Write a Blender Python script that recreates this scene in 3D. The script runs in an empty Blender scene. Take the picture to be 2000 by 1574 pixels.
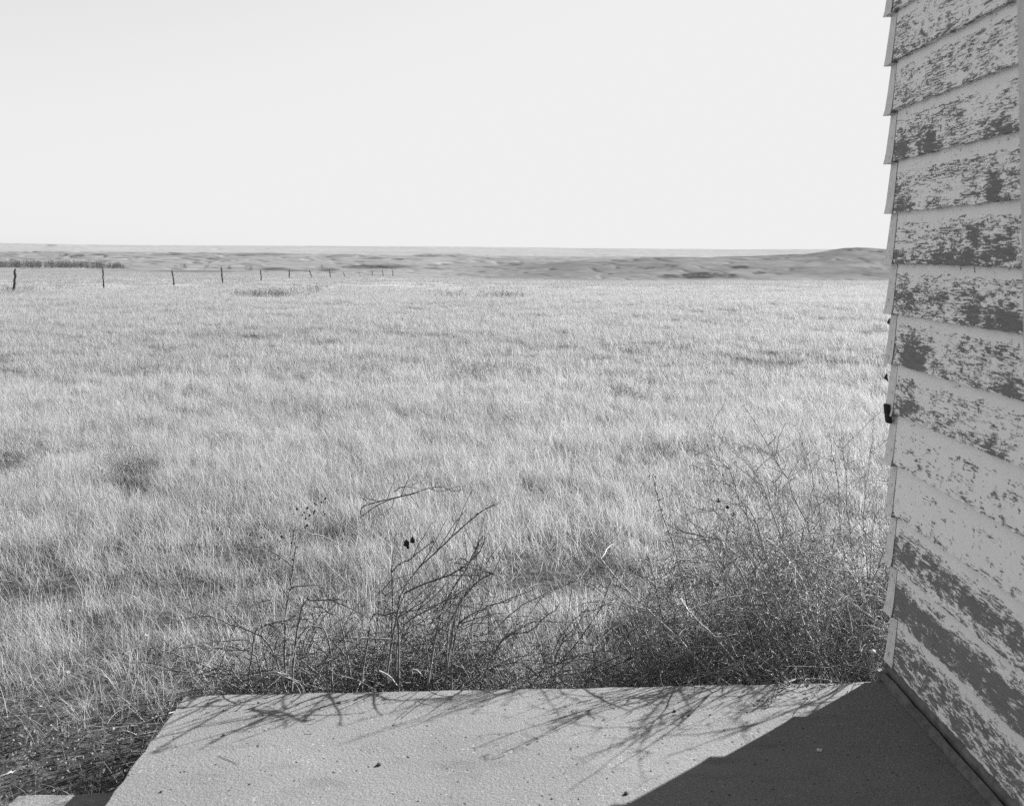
import bpy, bmesh, math, random
import numpy as np
from mathutils import Vector, Matrix

random.seed(7)
rng = np.random.default_rng(7)
sc = bpy.context.scene
C = sc.collection

# ------------------------------------------------------------------ camera, sky, sun, exposure
F = 1900.0            # focal length in photograph pixels (photograph is 2000 wide)
CAMZ = 1.27           # lens height above the concrete slab (slab top is z = 0)
HY = 497.0            # eye-level row of the photograph
cam_d = bpy.data.cameras.new('camera')
cam = bpy.data.objects.new('camera', cam_d)
C.objects.link(cam)
cam.location = (0, 0, CAMZ)
cam.rotation_euler = (math.radians(90), 0, 0)
cam_d.sensor_width = 36.0
cam_d.lens = 36.0 * F / 2000.0
cam_d.shift_y = -(787.0 - HY) / 2000.0
cam_d.clip_start = 0.05
cam_d.clip_end = 80000
cam_d.dof.use_dof = True
cam_d.dof.focus_distance = 5.5
cam_d.dof.aperture_fstop = 7.0
sc.camera = cam

SUN_EL = math.radians(23.3)
SUN_AZ = math.radians(52.0)          # clockwise from straight ahead (+Y)
w = bpy.data.worlds.new('World')
sc.world = w
w.use_nodes = True
nt = w.node_tree
nt.nodes.clear()
sky = nt.nodes.new('ShaderNodeTexSky')
sky.sky_type = 'NISHITA'
sky.sun_disc = False
sky.sun_elevation = SUN_EL
sky.sun_rotation = SUN_AZ
sky.altitude = 900
sky.air_density = 1.0
sky.dust_density = 1.0
sky.ozone_density = 1.0
sep = nt.nodes.new('ShaderNodeSeparateColor')       # panchromatic black-and-white film
nt.links.new(sky.outputs[0], sep.inputs[0])
mixc = nt.nodes.new('ShaderNodeMath'); mixc.operation = 'MULTIPLY_ADD'
mixc.inputs[1].default_value = 0.8
blue = nt.nodes.new('ShaderNodeMath'); blue.operation = 'MULTIPLY'; blue.inputs[1].default_value = 0.55
nt.links.new(sep.outputs[2], blue.inputs[0])
nt.links.new(sep.outputs[1], mixc.inputs[0])
nt.links.new(blue.outputs[0], mixc.inputs[2])
cap = nt.nodes.new('ShaderNodeMath'); cap.operation = 'SMOOTH_MIN'
cap.inputs[1].default_value = 4.18
cap.inputs[2].default_value = 4.0
nt.links.new(mixc.outputs[0], cap.inputs[0])
bg = nt.nodes.new('ShaderNodeBackground')
bg.inputs['Strength'].default_value = 0.05
nt.links.new(cap.outputs[0], bg.inputs['Color'])
wo = nt.nodes.new('ShaderNodeOutputWorld')
nt.links.new(bg.outputs[0], wo.inputs['Surface'])

sun_d = bpy.data.lights.new('sun', 'SUN')
sun_d.energy = 5.0
sun_d.angle = math.radians(0.5)
sun_d.color = (1, 1, 1)
sun = bpy.data.objects.new('sun', sun_d)
C.objects.link(sun)
to_sun = Vector((math.sin(SUN_AZ) * math.cos(SUN_EL), math.cos(SUN_AZ) * math.cos(SUN_EL), math.sin(SUN_EL)))
sun.rotation_euler = to_sun.to_track_quat('Z', 'Y').to_euler()
sun.location = (40, 30, 40)

vs = sc.view_settings
vs.view_transform = 'Standard'
vs.look = 'None'
vs.exposure = 2.05
vs.gamma = 1.0
vs.use_curve_mapping = False
sc.cycles.max_bounces = 8
sc.cycles.use_denoising = False      # thin blades stay crisp
sc.cycles.filter_width = 1.35
sc.cycles.sample_clamp_indirect = 6
sc.cycles.transparent_max_bounces = 8


# ------------------------------------------------------------------ helpers
def px(x, y, Y):
    """the point at depth Y that the photograph shows at column x, row y"""
    return Vector(((x - 1000) / F * Y, Y, CAMZ - (y - HY) / F * Y))


def col(v):
    return (v, v, v, 1)


def tag(o, label=None, cat=None, group=None, kind=None):
    if label: o['label'] = label
    if cat: o['category'] = cat
    if group: o['group'] = group
    if kind: o['kind'] = kind
    return o


def empty(name, loc=(0, 0, 0)):
    o = bpy.data.objects.new(name, None)
    o.empty_display_size = 0.1
    o.location = loc
    C.objects.link(o)
    return o


def mesh_obj(name, verts, faces, mat, parent=None, smooth=False, attrs=None, uv=None):
    me = bpy.data.meshes.new(name)
    verts = np.asarray(verts, dtype=np.float32)
    if isinstance(faces, np.ndarray):
        n = faces.shape[1]
        me.vertices.add(len(verts)); me.vertices.foreach_set('co', verts.ravel())
        me.loops.add(faces.size); me.loops.foreach_set('vertex_index', faces.ravel().astype(np.int32))
        me.polygons.add(len(faces))
        me.polygons.foreach_set('loop_start', np.arange(0, faces.size, n, dtype=np.int32))
        me.polygons.foreach_set('loop_total', np.full(len(faces), n, dtype=np.int32))
        me.update(calc_edges=True)
        me.validate()
    else:
        me.from_pydata([tuple(v) for v in verts], [], faces)
        me.update()
    if attrs:
        for k, a in attrs.items():
            at = me.attributes.new(k, 'FLOAT', 'POINT')
            at.data.foreach_set('value', np.asarray(a, dtype=np.float32))
    if smooth:
        me.polygons.foreach_set('use_smooth', np.ones(len(me.polygons), dtype=bool))
    if mat: me.materials.append(mat)
    o = bpy.data.objects.new(name, me)
    C.objects.link(o)
    if parent:
        o.parent = parent
        o.location = -parent.location if parent.parent is None else (0, 0, 0)
    return o


def bm_obj(name, bm, mat, parent=None, smooth=False):
    me = bpy.data.meshes.new(name)
    bmesh.ops.recalc_face_normals(bm, faces=bm.faces)
    bm.to_mesh(me); bm.free()
    me.materials.append(mat)
    if smooth:
        me.polygons.foreach_set('use_smooth', np.ones(len(me.polygons), dtype=bool))
    o = bpy.data.objects.new(name, me)
    C.objects.link(o)
    if parent:
        o.parent = parent
        o.location = -parent.location
    return o


class Tubes:
    """collects tapering tubes into one mesh"""
    def __init__(self):
        self.v = []; self.f = []; self.n = 0

    def add(self, pts, rad, sides=4):
        pts = np.asarray(pts, float); m = len(pts)
        rad = np.broadcast_to(np.asarray(rad, float), (m,))
        t = np.gradient(pts, axis=0)
        t /= np.linalg.norm(t, axis=1)[:, None] + 1e-9
        up = np.where(np.abs(t[:, 2:3]) > 0.9, np.array([[1., 0, 0]]), np.array([[0, 0, 1.]]))
        a = np.cross(t, up); a /= np.linalg.norm(a, axis=1)[:, None] + 1e-9
        b = np.cross(t, a)
        an = np.arange(sides) * 2 * np.pi / sides
        ring = pts[:, None, :] + rad[:, None, None] * (np.cos(an)[None, :, None] * a[:, None, :] + np.sin(an)[None, :, None] * b[:, None, :])
        self.v.append(ring.reshape(-1, 3))
        i = np.arange(m - 1)[:, None] * sides; j = np.arange(sides)[None, :]; k = (j + 1) % sides
        q = np.stack([i + j, i + k, i + sides + k, i + sides + j], -1).reshape(-1, 4) + self.n
        self.f.append(q)
        self.n += m * sides

    def blob(self, c, r, flat=1.0):
        c = np.asarray(c, float)
        pts = np.array([c + [0, 0, -r * flat], c + [0, 0, -r * .6 * flat], c + [0, 0, r * .3 * flat], c + [0, 0, r * flat]])
        self.add(pts, [r * .3, r, r * .9, r * .2], 6)

    def build(self, name, mat, parent=None, smooth=True):
        return mesh_obj(name, np.concatenate(self.v), np.concatenate(self.f), mat, parent, smooth)


def spline(ctrl, n):
    """Catmull-Rom through control points, n samples"""
    p = np.asarray(ctrl, float)
    p = np.vstack([2 * p[0] - p[1], p, 2 * p[-1] - p[-2]])
    out = []
    segs = len(p) - 3
    for t in np.linspace(0, segs - 1e-6, n):
        i = int(t); f = t - i
        a, b, c, d = p[i:i + 4]
        out.append(0.5 * (2 * b + (c - a) * f + (2 * a - 5 * b + 4 * c - d) * f * f + (3 * b - a - 3 * c + d) * f ** 3))
    return np.array(out)


# value noise for the terrain and for planting
_perm = np.random.default_rng(3).random((256, 256))
def vnoise(x, y):
    xi = np.floor(x).astype(int); yi = np.floor(y).astype(int)
    fx = x - xi; fy = y - yi
    fx = fx * fx * (3 - 2 * fx); fy = fy * fy * (3 - 2 * fy)
    g = lambda a, b: _perm[a & 255, b & 255]
    return (g(xi, yi) * (1 - fx) + g(xi + 1, yi) * fx) * (1 - fy) + (g(xi, yi + 1) * (1 - fx) + g(xi + 1, yi + 1) * fx) * fy
def fbm(x, y, o=4):
    s = 0; a = .5
    for i in range(o):
        s = s + a * vnoise(x * 2 ** i + 17 * i, y * 2 ** i + 31 * i); a *= .5
    return s


# ------------------------------------------------------------------ materials
class M:
    def __init__(self, name):
        self.m = bpy.data.materials.new(name)
        self.m.use_nodes = True
        self.t = self.m.node_tree
        self.b = self.t.nodes['Principled BSDF']
        self.b.inputs['Roughness'].default_value = .9
        self.b.inputs['Specular IOR Level'].default_value = .15
        self.out = self.t.nodes['Material Output']
    def n(self, typ, **kw):
        nd = self.t.nodes.new(typ)
        for k, v in kw.items():
            if k in nd.inputs.keys(): nd.inputs[k].default_value = v
            else: setattr(nd, k, v)
        return nd
    def l(self, a, b): self.t.links.new(a, b)
    def noise(self, vec, scale, detail=4, rough=.55, dist=0.0):
        nd = self.n('ShaderNodeTexNoise')
        nd.inputs['Scale'].default_value = scale; nd.inputs['Detail'].default_value = detail
        nd.inputs['Roughness'].default_value = rough; nd.inputs['Distortion'].default_value = dist
        if vec is not None: self.l(vec, nd.inputs['Vector'])
        return nd.outputs['Fac']
    def ramp(self, fac, *stops):
        nd = self.n('ShaderNodeValToRGB')
        cr = nd.color_ramp
        while len(cr.elements) < len(stops): cr.elements.new(.5)
        for e, (p, v) in zip(cr.elements, stops):
            e.position = p; e.color = col(v)
        self.l(fac, nd.inputs[0])
        return nd.outputs[0]
    def math(self, op, a, b=None, c=None, clamp=False):
        nd = self.n('ShaderNodeMath', operation=op, use_clamp=clamp)
        for i, v in enumerate((a, b, c)):
            if v is None: continue
            if isinstance(v, (int, float)): nd.inputs[i].default_value = v
            else: self.l(v, nd.inputs[i])
        return nd.outputs[0]
    def mix(self, f, a, b):
        nd = self.n('ShaderNodeMix', data_type='FLOAT')
        for i, v in ((0, f), (2, a), (3, b)):
            if isinstance(v, (int, float)): nd.inputs[i].default_value = v
            else: self.l(v, nd.inputs[i])
        return nd.outputs[0]
    def mapping(self, vec, scale):
        nd = self.n('ShaderNodeMapping'); nd.inputs['Scale'].default_value = scale
        self.l(vec, nd.inputs['Vector'])
        return nd.outputs[0]
    def pos(self): return self.n('ShaderNodeNewGeometry').outputs['Position']
    def objco(self): return self.n('ShaderNodeTexCoord').outputs['Object']
    def attr(self, name): return self.n('ShaderNodeAttribute', attribute_name=name).outputs['Fac']
    def bump(self, h, strength, dist):
        nd = self.n('ShaderNodeBump'); nd.inputs['Strength'].default_value = strength
        nd.inputs['Distance'].default_value = dist
        self.l(h, nd.inputs['Height']); self.l(nd.outputs[0], self.b.inputs['Normal'])
        return nd
    def base(self, v): self.l(v, self.b.inputs['Base Color'])


def mat_plain(name, v, var=.3, scale=40, bump=0, dist=.002):
    m = M(name)
    n = m.noise(m.pos(), scale, 5, .6)
    m.base(m.ramp(n, (.25, v * (1 - var)), (.75, v * (1 + var))))
    if bump: m.bump(n, bump, dist)
    return m.m


def mat_concrete():
    m = M('concrete')
    p = m.pos()
    big = m.noise(p, 2.3, 4, .6)
    mid = m.noise(p, 60, 5, .65)
    fine = m.noise(p, 150, 4, .7)
    v = m.ramp(big, (.3, .128), (.7, .162))
    v = m.math('MULTIPLY', v, m.ramp(fine, (.3, .70), (.7, 1.28)))
    pit = m.n('ShaderNodeTexVoronoi', feature='F1'); pit.inputs['Scale'].default_value = 45
    m.l(p, pit.inputs['Vector'])
    sel = m.math('GREATER_THAN', m.noise(p, 24, 3, .6), .57)
    pm = m.math('MULTIPLY', m.ramp(pit.outputs['Distance'], (.10, 1), (.22, 0)), sel)
    v = m.mix(pm, v, .06)
    stain = m.ramp(m.noise(m.mapping(p, (1, 2.6, 1)), 5, 6, .7), (.54, 1), (.66, .82))
    v = m.math('MULTIPLY', v, stain)
    stone = m.n('ShaderNodeTexVoronoi', feature='F1'); stone.inputs['Scale'].default_value = 70
    m.l(p, stone.inputs['Vector'])
    sm = m.math('MULTIPLY', m.ramp(stone.outputs['Distance'], (.16, 1), (.26, 0)), m.math('GREATER_THAN', m.noise(p, 17, 3, .6), .56))
    v = m.mix(m.math('MULTIPLY', sm, .55), v, .30)
    m.base(v)
    h = m.math('ADD', m.math('MULTIPLY', mid, .7), m.math('MULTIPLY', fine, .9))
    h = m.math('SUBTRACT', h, m.math('MULTIPLY', pm, .8))
    m.bump(h, .8, .0035)
    return m.m


def mat_paint():
    m = M('peeling_white_paint')
    uvn = m.n('ShaderNodeUVMap'); uvn.uv_map = 'board'
    uv = uvn.outputs[0]
    peel = m.attr('peel')
    # torn patches with islands of paint left in them
    n0 = m.noise(m.mapping(uv, (1, 2.6, 1)), 17, 9, .66, .35)
    n1 = m.noise(m.mapping(uv, (1, 8.0, 1)), 30, 6, .66, .7)
    nn = m.math('ADD', m.math('MULTIPLY', n0, .55), m.math('MULTIPLY', n1, .45))
    v = m.math('ADD', m.math('MULTIPLY', m.math('SUBTRACT', nn, .5), 4.5), peel)
    mask = m.ramp(v, (.53, 0), (.58, 1))
    # long checks that follow the grain, in broken runs
    def checks(sx, sc_, dist, width, lo):
        g = m.noise(m.mapping(uv, (1, sx, 1)), sc_, 5, .55, dist)
        line = m.math('ABSOLUTE', m.math('SUBTRACT', g, .5))
        gate = m.ramp(m.math('ADD', m.noise(m.mapping(uv, (1, 2.0, 1)), sc_ * 2.2, 5, .7), m.math('MULTIPLY', m.math('SUBTRACT', m.noise(uv, 6, 2, .5), .5), .45)), (lo, 0), (lo + .07, 1))
        wv = m.math('MULTIPLY', m.math('MULTIPLY', gate, width), m.ramp(m.noise(uv, 120, 3, .6), (.35, .25), (.65, 1.5)))
        return m.math('LESS_THAN', line, wv)
    crack = m.math('MAXIMUM', checks(13, 6, .5, .026, .46), checks(9.0, 13, .5, .036, .48))
    crack = m.math('MULTIPLY', crack, m.math('GREATER_THAN', m.attr('crack'), m.noise(uv, 35, 2, .5)))
    mask = m.math('MAXIMUM', mask, crack)
    paint = m.ramp(m.noise(uv, 14, 5, .6), (.3, .85), (.7, .90))
    grime = m.ramp(m.noise(m.mapping(uv, (1, 4, 1)), 160, 3, .6), (.35, .95), (.6, 1))
    paint = m.math('MULTIPLY', paint, grime)
    wood = m.ramp(m.noise(m.mapping(uv, (1, 22, 1)), 14, 6, .7), (.25, .12), (.5, .19), (.75, .27))
    m.base(m.mix(mask, paint, wood))
    h = m.math('SUBTRACT', m.math('MULTIPLY', nn, .15), mask)
    m.bump(h, .7, .0014)
    return m.m


def mat_cap():
    m = M('painted_corner_metal')
    p = m.pos()
    v = m.ramp(m.noise(p, 30, 5, .6), (.3, .62), (.7, .76))
    chip = m.ramp(m.noise(m.mapping(p, (1, 1, .5)), 95, 5, .65), (.60, 0), (.66, 1))
    m.base(m.mix(chip, v, .14))
    m.bump(m.noise(p, 40, 3, .5), .3, .004)
    return m.m


def mat_blade(name, lo, hi, trans=.45):
    m = M(name)
    m.t.nodes.remove(m.b)
    p = m.pos()
    tone = m.attr('tone')
    patch = m.noise(p, .35, 4, .6)
    patch2 = m.noise(m.mapping(p, (1, .6, 1)), 1.7, 3, .6)
    rnd = m.n('ShaderNodeObjectInfo').outputs['Random']
    f = m.math('ADD', m.math('MULTIPLY', patch, .55), m.math('MULTIPLY', patch2, .45))
    f = m.math('ADD', m.ramp(f, (.28, 0), (.72, 1)), m.math('MULTIPLY', m.math('SUBTRACT', rnd, .5), .35), clamp=True)
    v = m.mix(f, lo, hi)
    v = m.math('MULTIPLY', v, tone)
    d = m.n('ShaderNodeBsdfDiffuse'); t = m.n('ShaderNodeBsdfTranslucent')
    m.l(v, d.inputs['Color']); m.l(v, t.inputs['Color'])
    mx = m.n('ShaderNodeMixShader'); mx.inputs[0].default_value = trans
    m.l(d.outputs[0], mx.inputs[1]); m.l(t.outputs[0], mx.inputs[2])
    m.l(mx.outputs[0], m.out.inputs['Surface'])
    return m.m


def mat_soil():
    m = M('soil')
    p = m.pos()
    n = m.noise(p, 26, 8, .7)
    big = m.noise(p, .3, 4, .6)
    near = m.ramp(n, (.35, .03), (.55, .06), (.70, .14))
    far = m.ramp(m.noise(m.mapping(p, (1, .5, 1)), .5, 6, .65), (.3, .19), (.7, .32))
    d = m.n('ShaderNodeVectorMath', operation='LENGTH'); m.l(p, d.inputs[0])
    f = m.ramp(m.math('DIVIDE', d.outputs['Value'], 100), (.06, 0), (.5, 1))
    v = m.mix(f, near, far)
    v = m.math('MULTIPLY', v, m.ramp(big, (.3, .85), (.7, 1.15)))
    m.base(v)
    m.b.inputs['Specular IOR Level'].default_value = 0.0
    m.bump(n, .8, .03)
    return m.m


def mat_hills(name, grass_lo, grass_hi, scale):
    m = M(name)
    p = m.pos()
    n = m.noise(m.mapping(p, (1, .45, 2.5)), scale, 7, .65)
    fine = m.noise(m.mapping(p, (1, .5, 2.5)), scale * 9, 4, .65)
    v = m.ramp(n, (.3, grass_lo), (.7, grass_hi))
    v = m.math('MULTIPLY', v, m.ramp(fine, (.3, .85), (.7, 1.12)))
    br = m.math('ADD', m.attr('brush'), m.math('MULTIPLY', m.math('SUBTRACT', fine, .5), m.math('MULTIPLY', m.attr('brush'), .9)), clamp=True)  # mask holds brush cover and painted gully shade together
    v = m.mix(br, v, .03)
    m.base(v)
    m.b.inputs['Specular IOR Level'].default_value = 0.0
    return m.m


def mat_twig(name, lo, hi):
    m = M(name)
    p = m.pos()
    m.base(m.ramp(m.noise(p, 60, 4, .6), (.3, lo), (.7, hi)))
    return m.m


MAT = dict(
    concrete=mat_concrete(), paint=mat_paint(), soil=mat_soil(),
    hills=mat_hills('hill_grass', .125, .19, .012),
    plain=mat_hills('far_grass', .18, .23, .0016),
    straw=mat_blade('dry_grass', .32, .43, .5), straw_mid=mat_blade('dry_grass_mid', .265, .35, .5), straw_far=mat_blade('dry_grass_far', .205, .265, .5),
    thatch=mat_blade('grey_thatch', .13, .34, .4),
    stem_dark=mat_twig('dark_bark', .06, .19),
    stem_grey=mat_twig('grey_bark', .10, .36),
    stem_pale=mat_twig('bleached_twig', .20, .36),
    leafbit=mat_twig('dry_leaf_bits', .07, .22),
    seed=mat_plain('dark_seed', .03), postwood=mat_plain('weathered_post', .07, .5, 18),
    wire=mat_plain('rusty_wire', .08), bare=mat_plain('bare_wood', .14, .45, 30, .4),
    metal=mat_plain('painted_metal', .58, .12, 45, .2, .001), cap=mat_cap(), gap_shade=mat_plain('gap_shade_edge', .20, .75, 55),
    darkmetal=mat_plain('rusted_iron', .03), stone=mat_plain('pale_stone', .30, .25, 80),
    grit=mat_plain('dark_grit', .04), roof=mat_plain('shingle', .1, .4, 12),
    leafpale=mat_plain('pale_leaf', .42, .2, 60), chips=mat_twig('leaf_litter', .03, .20),
    far_tree=mat_twig('bare_cottonwood', .04, .10),
)

# ------------------------------------------------------------------ terrain: one continuous sheet cut in three by distance
KD = np.array([0.5, 30, 40, 60, 90, 120, 150, 200, 300, 450, 600, 800, 1000, 1300, 1600, 2000, 2600, 3500, 5000, 8000, 12000, 16000, 22000.])
GZ = -1.49            # ground below the lens
def rows(near, y):    # near: heights below the lens up to 150 m; then image rows
    y = list(y)
    k = KD[len(near):]
    return list(near) + [-(r - HY) / F * d for r, d in zip(y, k)]
#                 .5   30    40    60    90    120   150 | 200  300  450  600  800  1000 1300 1600 2000 2600 3500 5000 8000 12000 16000 22000
COLS = {
    -700: rows([GZ, GZ, -1.60, -1.85, -2.2, -2.6, -2.95], [530, 527, 525, 524, 521, 517, 510, 504, 498, 493, 500, 500, 489, 482, 474, 486]),
    0:    rows([GZ, GZ, -1.62, -1.85, -2.2, -2.6, -2.95], [530, 527, 525, 523, 520, 516, 510, 504, 498, 491, 499, 499, 487, 480, 475, 486]),
    250:  rows([GZ, GZ, -1.64, -1.85, -2.2, -2.6, -2.95], [531, 528, 526, 524, 520, 516, 509, 503, 497, 492, 500, 500, 488, 482, 479, 488]),
    500:  rows([GZ, GZ, -1.66, -1.85, -2.25, -2.7, -3.1], [535, 532, 530, 528, 525, 519, 511, 504, 498, 494, 501, 500, 489, 483, 480, 488]),
    750:  rows([GZ, GZ, -1.66, -1.9, -2.3, -2.8, -3.4], [548, 545, 536, 530, 526, 522, 516, 510, 503, 498, 502, 498, 490, 484, 481, 489]),
    900:  rows([GZ, GZ, -1.66, -1.92, -2.42, -3.05, -3.75], [556, 553, 541, 534, 526, 522, 518, 512, 505, 500, 503, 497, 491, 485, 482, 490]),
    1020: rows([GZ, GZ, -1.66, -1.95, -2.5, -3.2, -4.0], [560, 556, 543, 534, 524, 518, 518, 514, 508, 503, 503, 497, 491, 486, 483, 491]),
    1150: rows([GZ, GZ, -1.66, -1.95, -2.56, -3.36, -4.3], [562, 556, 543, 532, 516, 508, 513, 514, 511, 506, 503, 498, 493, 489, 485, 493]),
    1330: rows([GZ, GZ, -1.66, -1.95, -2.56, -3.36, -4.3], [564, 556, 544, 532, 513, 502, 505, 510, 514, 512, 505, 499, 494, 490, 486, 494]),
    1450: rows([GZ, GZ, -1.66, -1.95, -2.56, -3.36, -4.3], [564, 556, 544, 532, 517, 508, 501, 506, 514, 512, 505, 499, 494, 490, 487, 494]),
    1560: rows([GZ, GZ, -1.66, -1.95, -2.56, -3.36, -4.3], [564, 556, 544, 534, 520, 508, 497, 503, 511, 510, 505, 499, 494, 490, 487, 494]),
    1670: rows([GZ, GZ, -1.66, -1.95, -2.56, -3.36, -4.3], [564, 556, 544, 534, 518, 502, 484, 492, 503, 508, 505, 499, 494, 490, 487, 494]),
    1760: rows([GZ, GZ, -1.66, -1.95, -2.56, -3.36, -4.3], [564, 556, 544, 534, 518, 504, 487, 494, 503, 508, 505, 499, 494, 490, 487, 494]),
    2700: rows([GZ, GZ, -1.66, -1.95, -2.56, -3.36, -4.3], [564, 556, 544, 534, 520, 508, 494, 498, 505, 508, 505, 499, 494, 490, 487, 494]),
}
CU = np.array(sorted(COLS)); CZ = np.array([COLS[u] for u in CU])
LKD = np.log(KD)
def smooth_interp(x, xp):
    x = np.clip(x, xp[0], xp[-1])
    i = np.clip(np.searchsorted(xp, x, side='right') - 1, 0, len(xp) - 2)
    f = (x - xp[i]) / (xp[i + 1] - xp[i])
    return i, f
def terrain_rel(u, D):
    """height of the ground relative to the lens"""
    i, f = smooth_interp(u, CU); f = f * f * (3 - 2 * f)
    j, g = smooth_interp(np.log(np.maximum(D, .5)), LKD)
    g = np.where(j >= 7, g * g * (3 - 2 * g) * .5 + g * .5, g)
    z = (CZ[i, j] * (1 - g) + CZ[i, j + 1] * g) * (1 - f) + (CZ[i + 1, j] * (1 - g) + CZ[i + 1, j + 1] * g) * f
    # rolling relief and gullies, growing with distance
    k = np.clip((D - 170) / 300, 0, 1)
    Ld = np.log(np.maximum(D, 1))
    r = (fbm(u / 110., Ld * 6., 4) - .47) * np.where(D > 700, .75, 1.0)
    gully = np.maximum(0, .055 - np.abs(fbm(u / 60. + Ld * 5, Ld * 5. + 40, 3) - .44)) / .055
    k2 = np.clip((D - 3500) / 2500, 0, 1)
    z = z + k * D / F * (r * 4.6 - gully * 2.8) * (1 - .72 * k2)
    return z
def ground_z(X, Y):
    X = np.asarray(X, float); Y = np.asarray(Y, float)
    D = np.hypot(X, np.maximum(Y, 0)) if False else np.maximum(Y, .5)
    u = 1000 + F * X / D
    z = terrain_rel(u, D) + CAMZ
    bumpy = (fbm(X * 1.6, Y * 1.6, 3) - .45) * .06 + (fbm(X * .25, Y * .25, 3) - .45) * .22 * np.clip((Y - 6) / 10, 0, 1)
    return z + bumpy * np.clip(1 - (D - 100) / 60, 0, 1)

BRUSH_SHADE = [(1372, 538, 45, 6, 1.), (1311, 540, 25, 4, .8), (1418, 539, 32, 5, .8), (1482, 533, 14, 3, .8), (1444, 522, 22, 4, .8),  # dark hill patches: brush, and gully shade painted into the colour
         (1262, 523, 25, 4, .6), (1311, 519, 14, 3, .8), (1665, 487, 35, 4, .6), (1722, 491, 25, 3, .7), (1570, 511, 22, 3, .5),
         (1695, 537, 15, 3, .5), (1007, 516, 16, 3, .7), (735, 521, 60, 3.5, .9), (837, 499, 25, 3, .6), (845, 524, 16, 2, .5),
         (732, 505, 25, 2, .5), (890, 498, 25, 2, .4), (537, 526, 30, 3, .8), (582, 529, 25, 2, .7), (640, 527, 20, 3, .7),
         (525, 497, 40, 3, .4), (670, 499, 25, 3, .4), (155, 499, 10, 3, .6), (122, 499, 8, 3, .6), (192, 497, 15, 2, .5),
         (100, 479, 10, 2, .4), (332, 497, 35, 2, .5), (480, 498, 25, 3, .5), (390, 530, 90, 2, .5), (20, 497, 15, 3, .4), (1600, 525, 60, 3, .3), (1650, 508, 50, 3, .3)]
def sheet(name, us, Ds, mat, kind='structure'):
    U, D = np.meshgrid(us, Ds)
    X = (U - 1000) / F * D
    Z = terrain_rel(U, D) + CAMZ
    near = D < 170
    Z = np.where(near, ground_z(X, D), Z)
    yimg = HY - (Z - CAMZ) / D * F
    r = fbm(U / 30., np.log(D) * 22, 4)
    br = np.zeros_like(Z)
    for (x, y, rx, ry, s) in BRUSH_SHADE:
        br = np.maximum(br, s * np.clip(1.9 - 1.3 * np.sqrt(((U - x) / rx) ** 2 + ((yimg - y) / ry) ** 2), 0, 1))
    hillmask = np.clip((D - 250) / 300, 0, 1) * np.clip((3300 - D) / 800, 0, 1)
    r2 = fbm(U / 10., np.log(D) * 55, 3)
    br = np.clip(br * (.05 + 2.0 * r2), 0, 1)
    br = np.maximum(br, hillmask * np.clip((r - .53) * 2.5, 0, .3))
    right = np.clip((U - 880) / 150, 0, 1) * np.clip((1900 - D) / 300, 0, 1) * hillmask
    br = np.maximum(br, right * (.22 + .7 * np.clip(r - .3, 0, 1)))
    nu, nd = len(us), len(Ds)
    a = (np.arange(nd - 1)[:, None] * nu + np.arange(nu - 1)[None, :]).ravel()
    q = np.stack([a, a + 1, a + nu + 1, a + nu], -1)
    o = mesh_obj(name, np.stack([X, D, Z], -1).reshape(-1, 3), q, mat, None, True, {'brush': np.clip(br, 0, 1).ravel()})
    tag(o, kind=kind)
    return o
us_fine = np.concatenate([np.linspace(-2600, -160, 90)[:-1], np.linspace(-160, 1900, 560), np.linspace(1900, 4600, 90)[1:]])
us_near = np.linspace(-2600, 4600, 260)
def geo(a, b, n): return np.exp(np.linspace(math.log(a), math.log(b), n))
Dn = np.concatenate([geo(.5, 30, 110), geo(30, 190, 70)[1:]])
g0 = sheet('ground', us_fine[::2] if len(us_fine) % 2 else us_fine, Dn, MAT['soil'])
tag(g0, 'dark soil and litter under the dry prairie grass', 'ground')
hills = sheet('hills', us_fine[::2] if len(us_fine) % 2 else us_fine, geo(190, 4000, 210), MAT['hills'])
tag(hills, 'low rolling grassy hills cut by gullies dark with brush and painted shade beyond the field', 'hills')
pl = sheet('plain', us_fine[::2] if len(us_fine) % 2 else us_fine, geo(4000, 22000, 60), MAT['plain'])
tag(pl, 'pale far plain along the skyline', 'plain')
# ground behind and beside the camera so that the sheet goes on
mesh_obj('ground', [(-900, -900, -.24), (900, -900, -.24), (900, .5, -.24), (-900, .5, -.24)], [(0, 1, 2, 3)], MAT['soil'])
tag(bpy.context.scene.objects['ground.001'], 'bare ground behind the concrete slab', 'ground', kind='structure')

# ------------------------------------------------------------------ concrete slab and lower step
def slab(name, outline, top, bottom, mat, seed, n=46):
    """a block with a slightly worn, uneven edge"""
    r = random.Random(seed)
    pts = []
    for i in range(len(outline)):
        a = Vector(outline[i]); b = Vector(outline[(i + 1) % len(outline)])
        m = max(2, int((b - a).length / .045))
        nrm = Vector((-(b - a).y, (b - a).x)).normalized()
        for k in range(m):
            p = a.lerp(b, k / m)
            pts.append(p + nrm * r.uniform(-.0035, .0035))
    cx = sum(p.x for p in pts) / len(pts); cy = sum(p.y for p in pts) / len(pts)
    bm = bmesh.new()
    rings = []
    for inset, z in ((0, bottom), (0, top - .012), (.003, top - .004), (.012, top)):
        ring = []
        for p in pts:
            d = Vector((cx - p.x, cy - p.y)).normalized()
            ring.append(bm.verts.new((p.x + d.x * inset, p.y + d.y * inset, z)))
        rings.append(ring)
    N = len(pts)
    for a, b in zip(rings, rings[1:]):
        for i in range(N): bm.faces.new((a[i], a[(i + 1) % N], b[(i + 1) % N], b[i]))
    bm.faces.new(rings[-1]); bm.faces.new(rings[0][::-1])
    return bm_obj(name, bm, mat)
s = slab('concrete_slab', [(-.938, -2.5), (1.155, -2.5), (1.155, 2.905), (-.945, 2.812)], 0, -.34, MAT['concrete'], 1)
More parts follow.
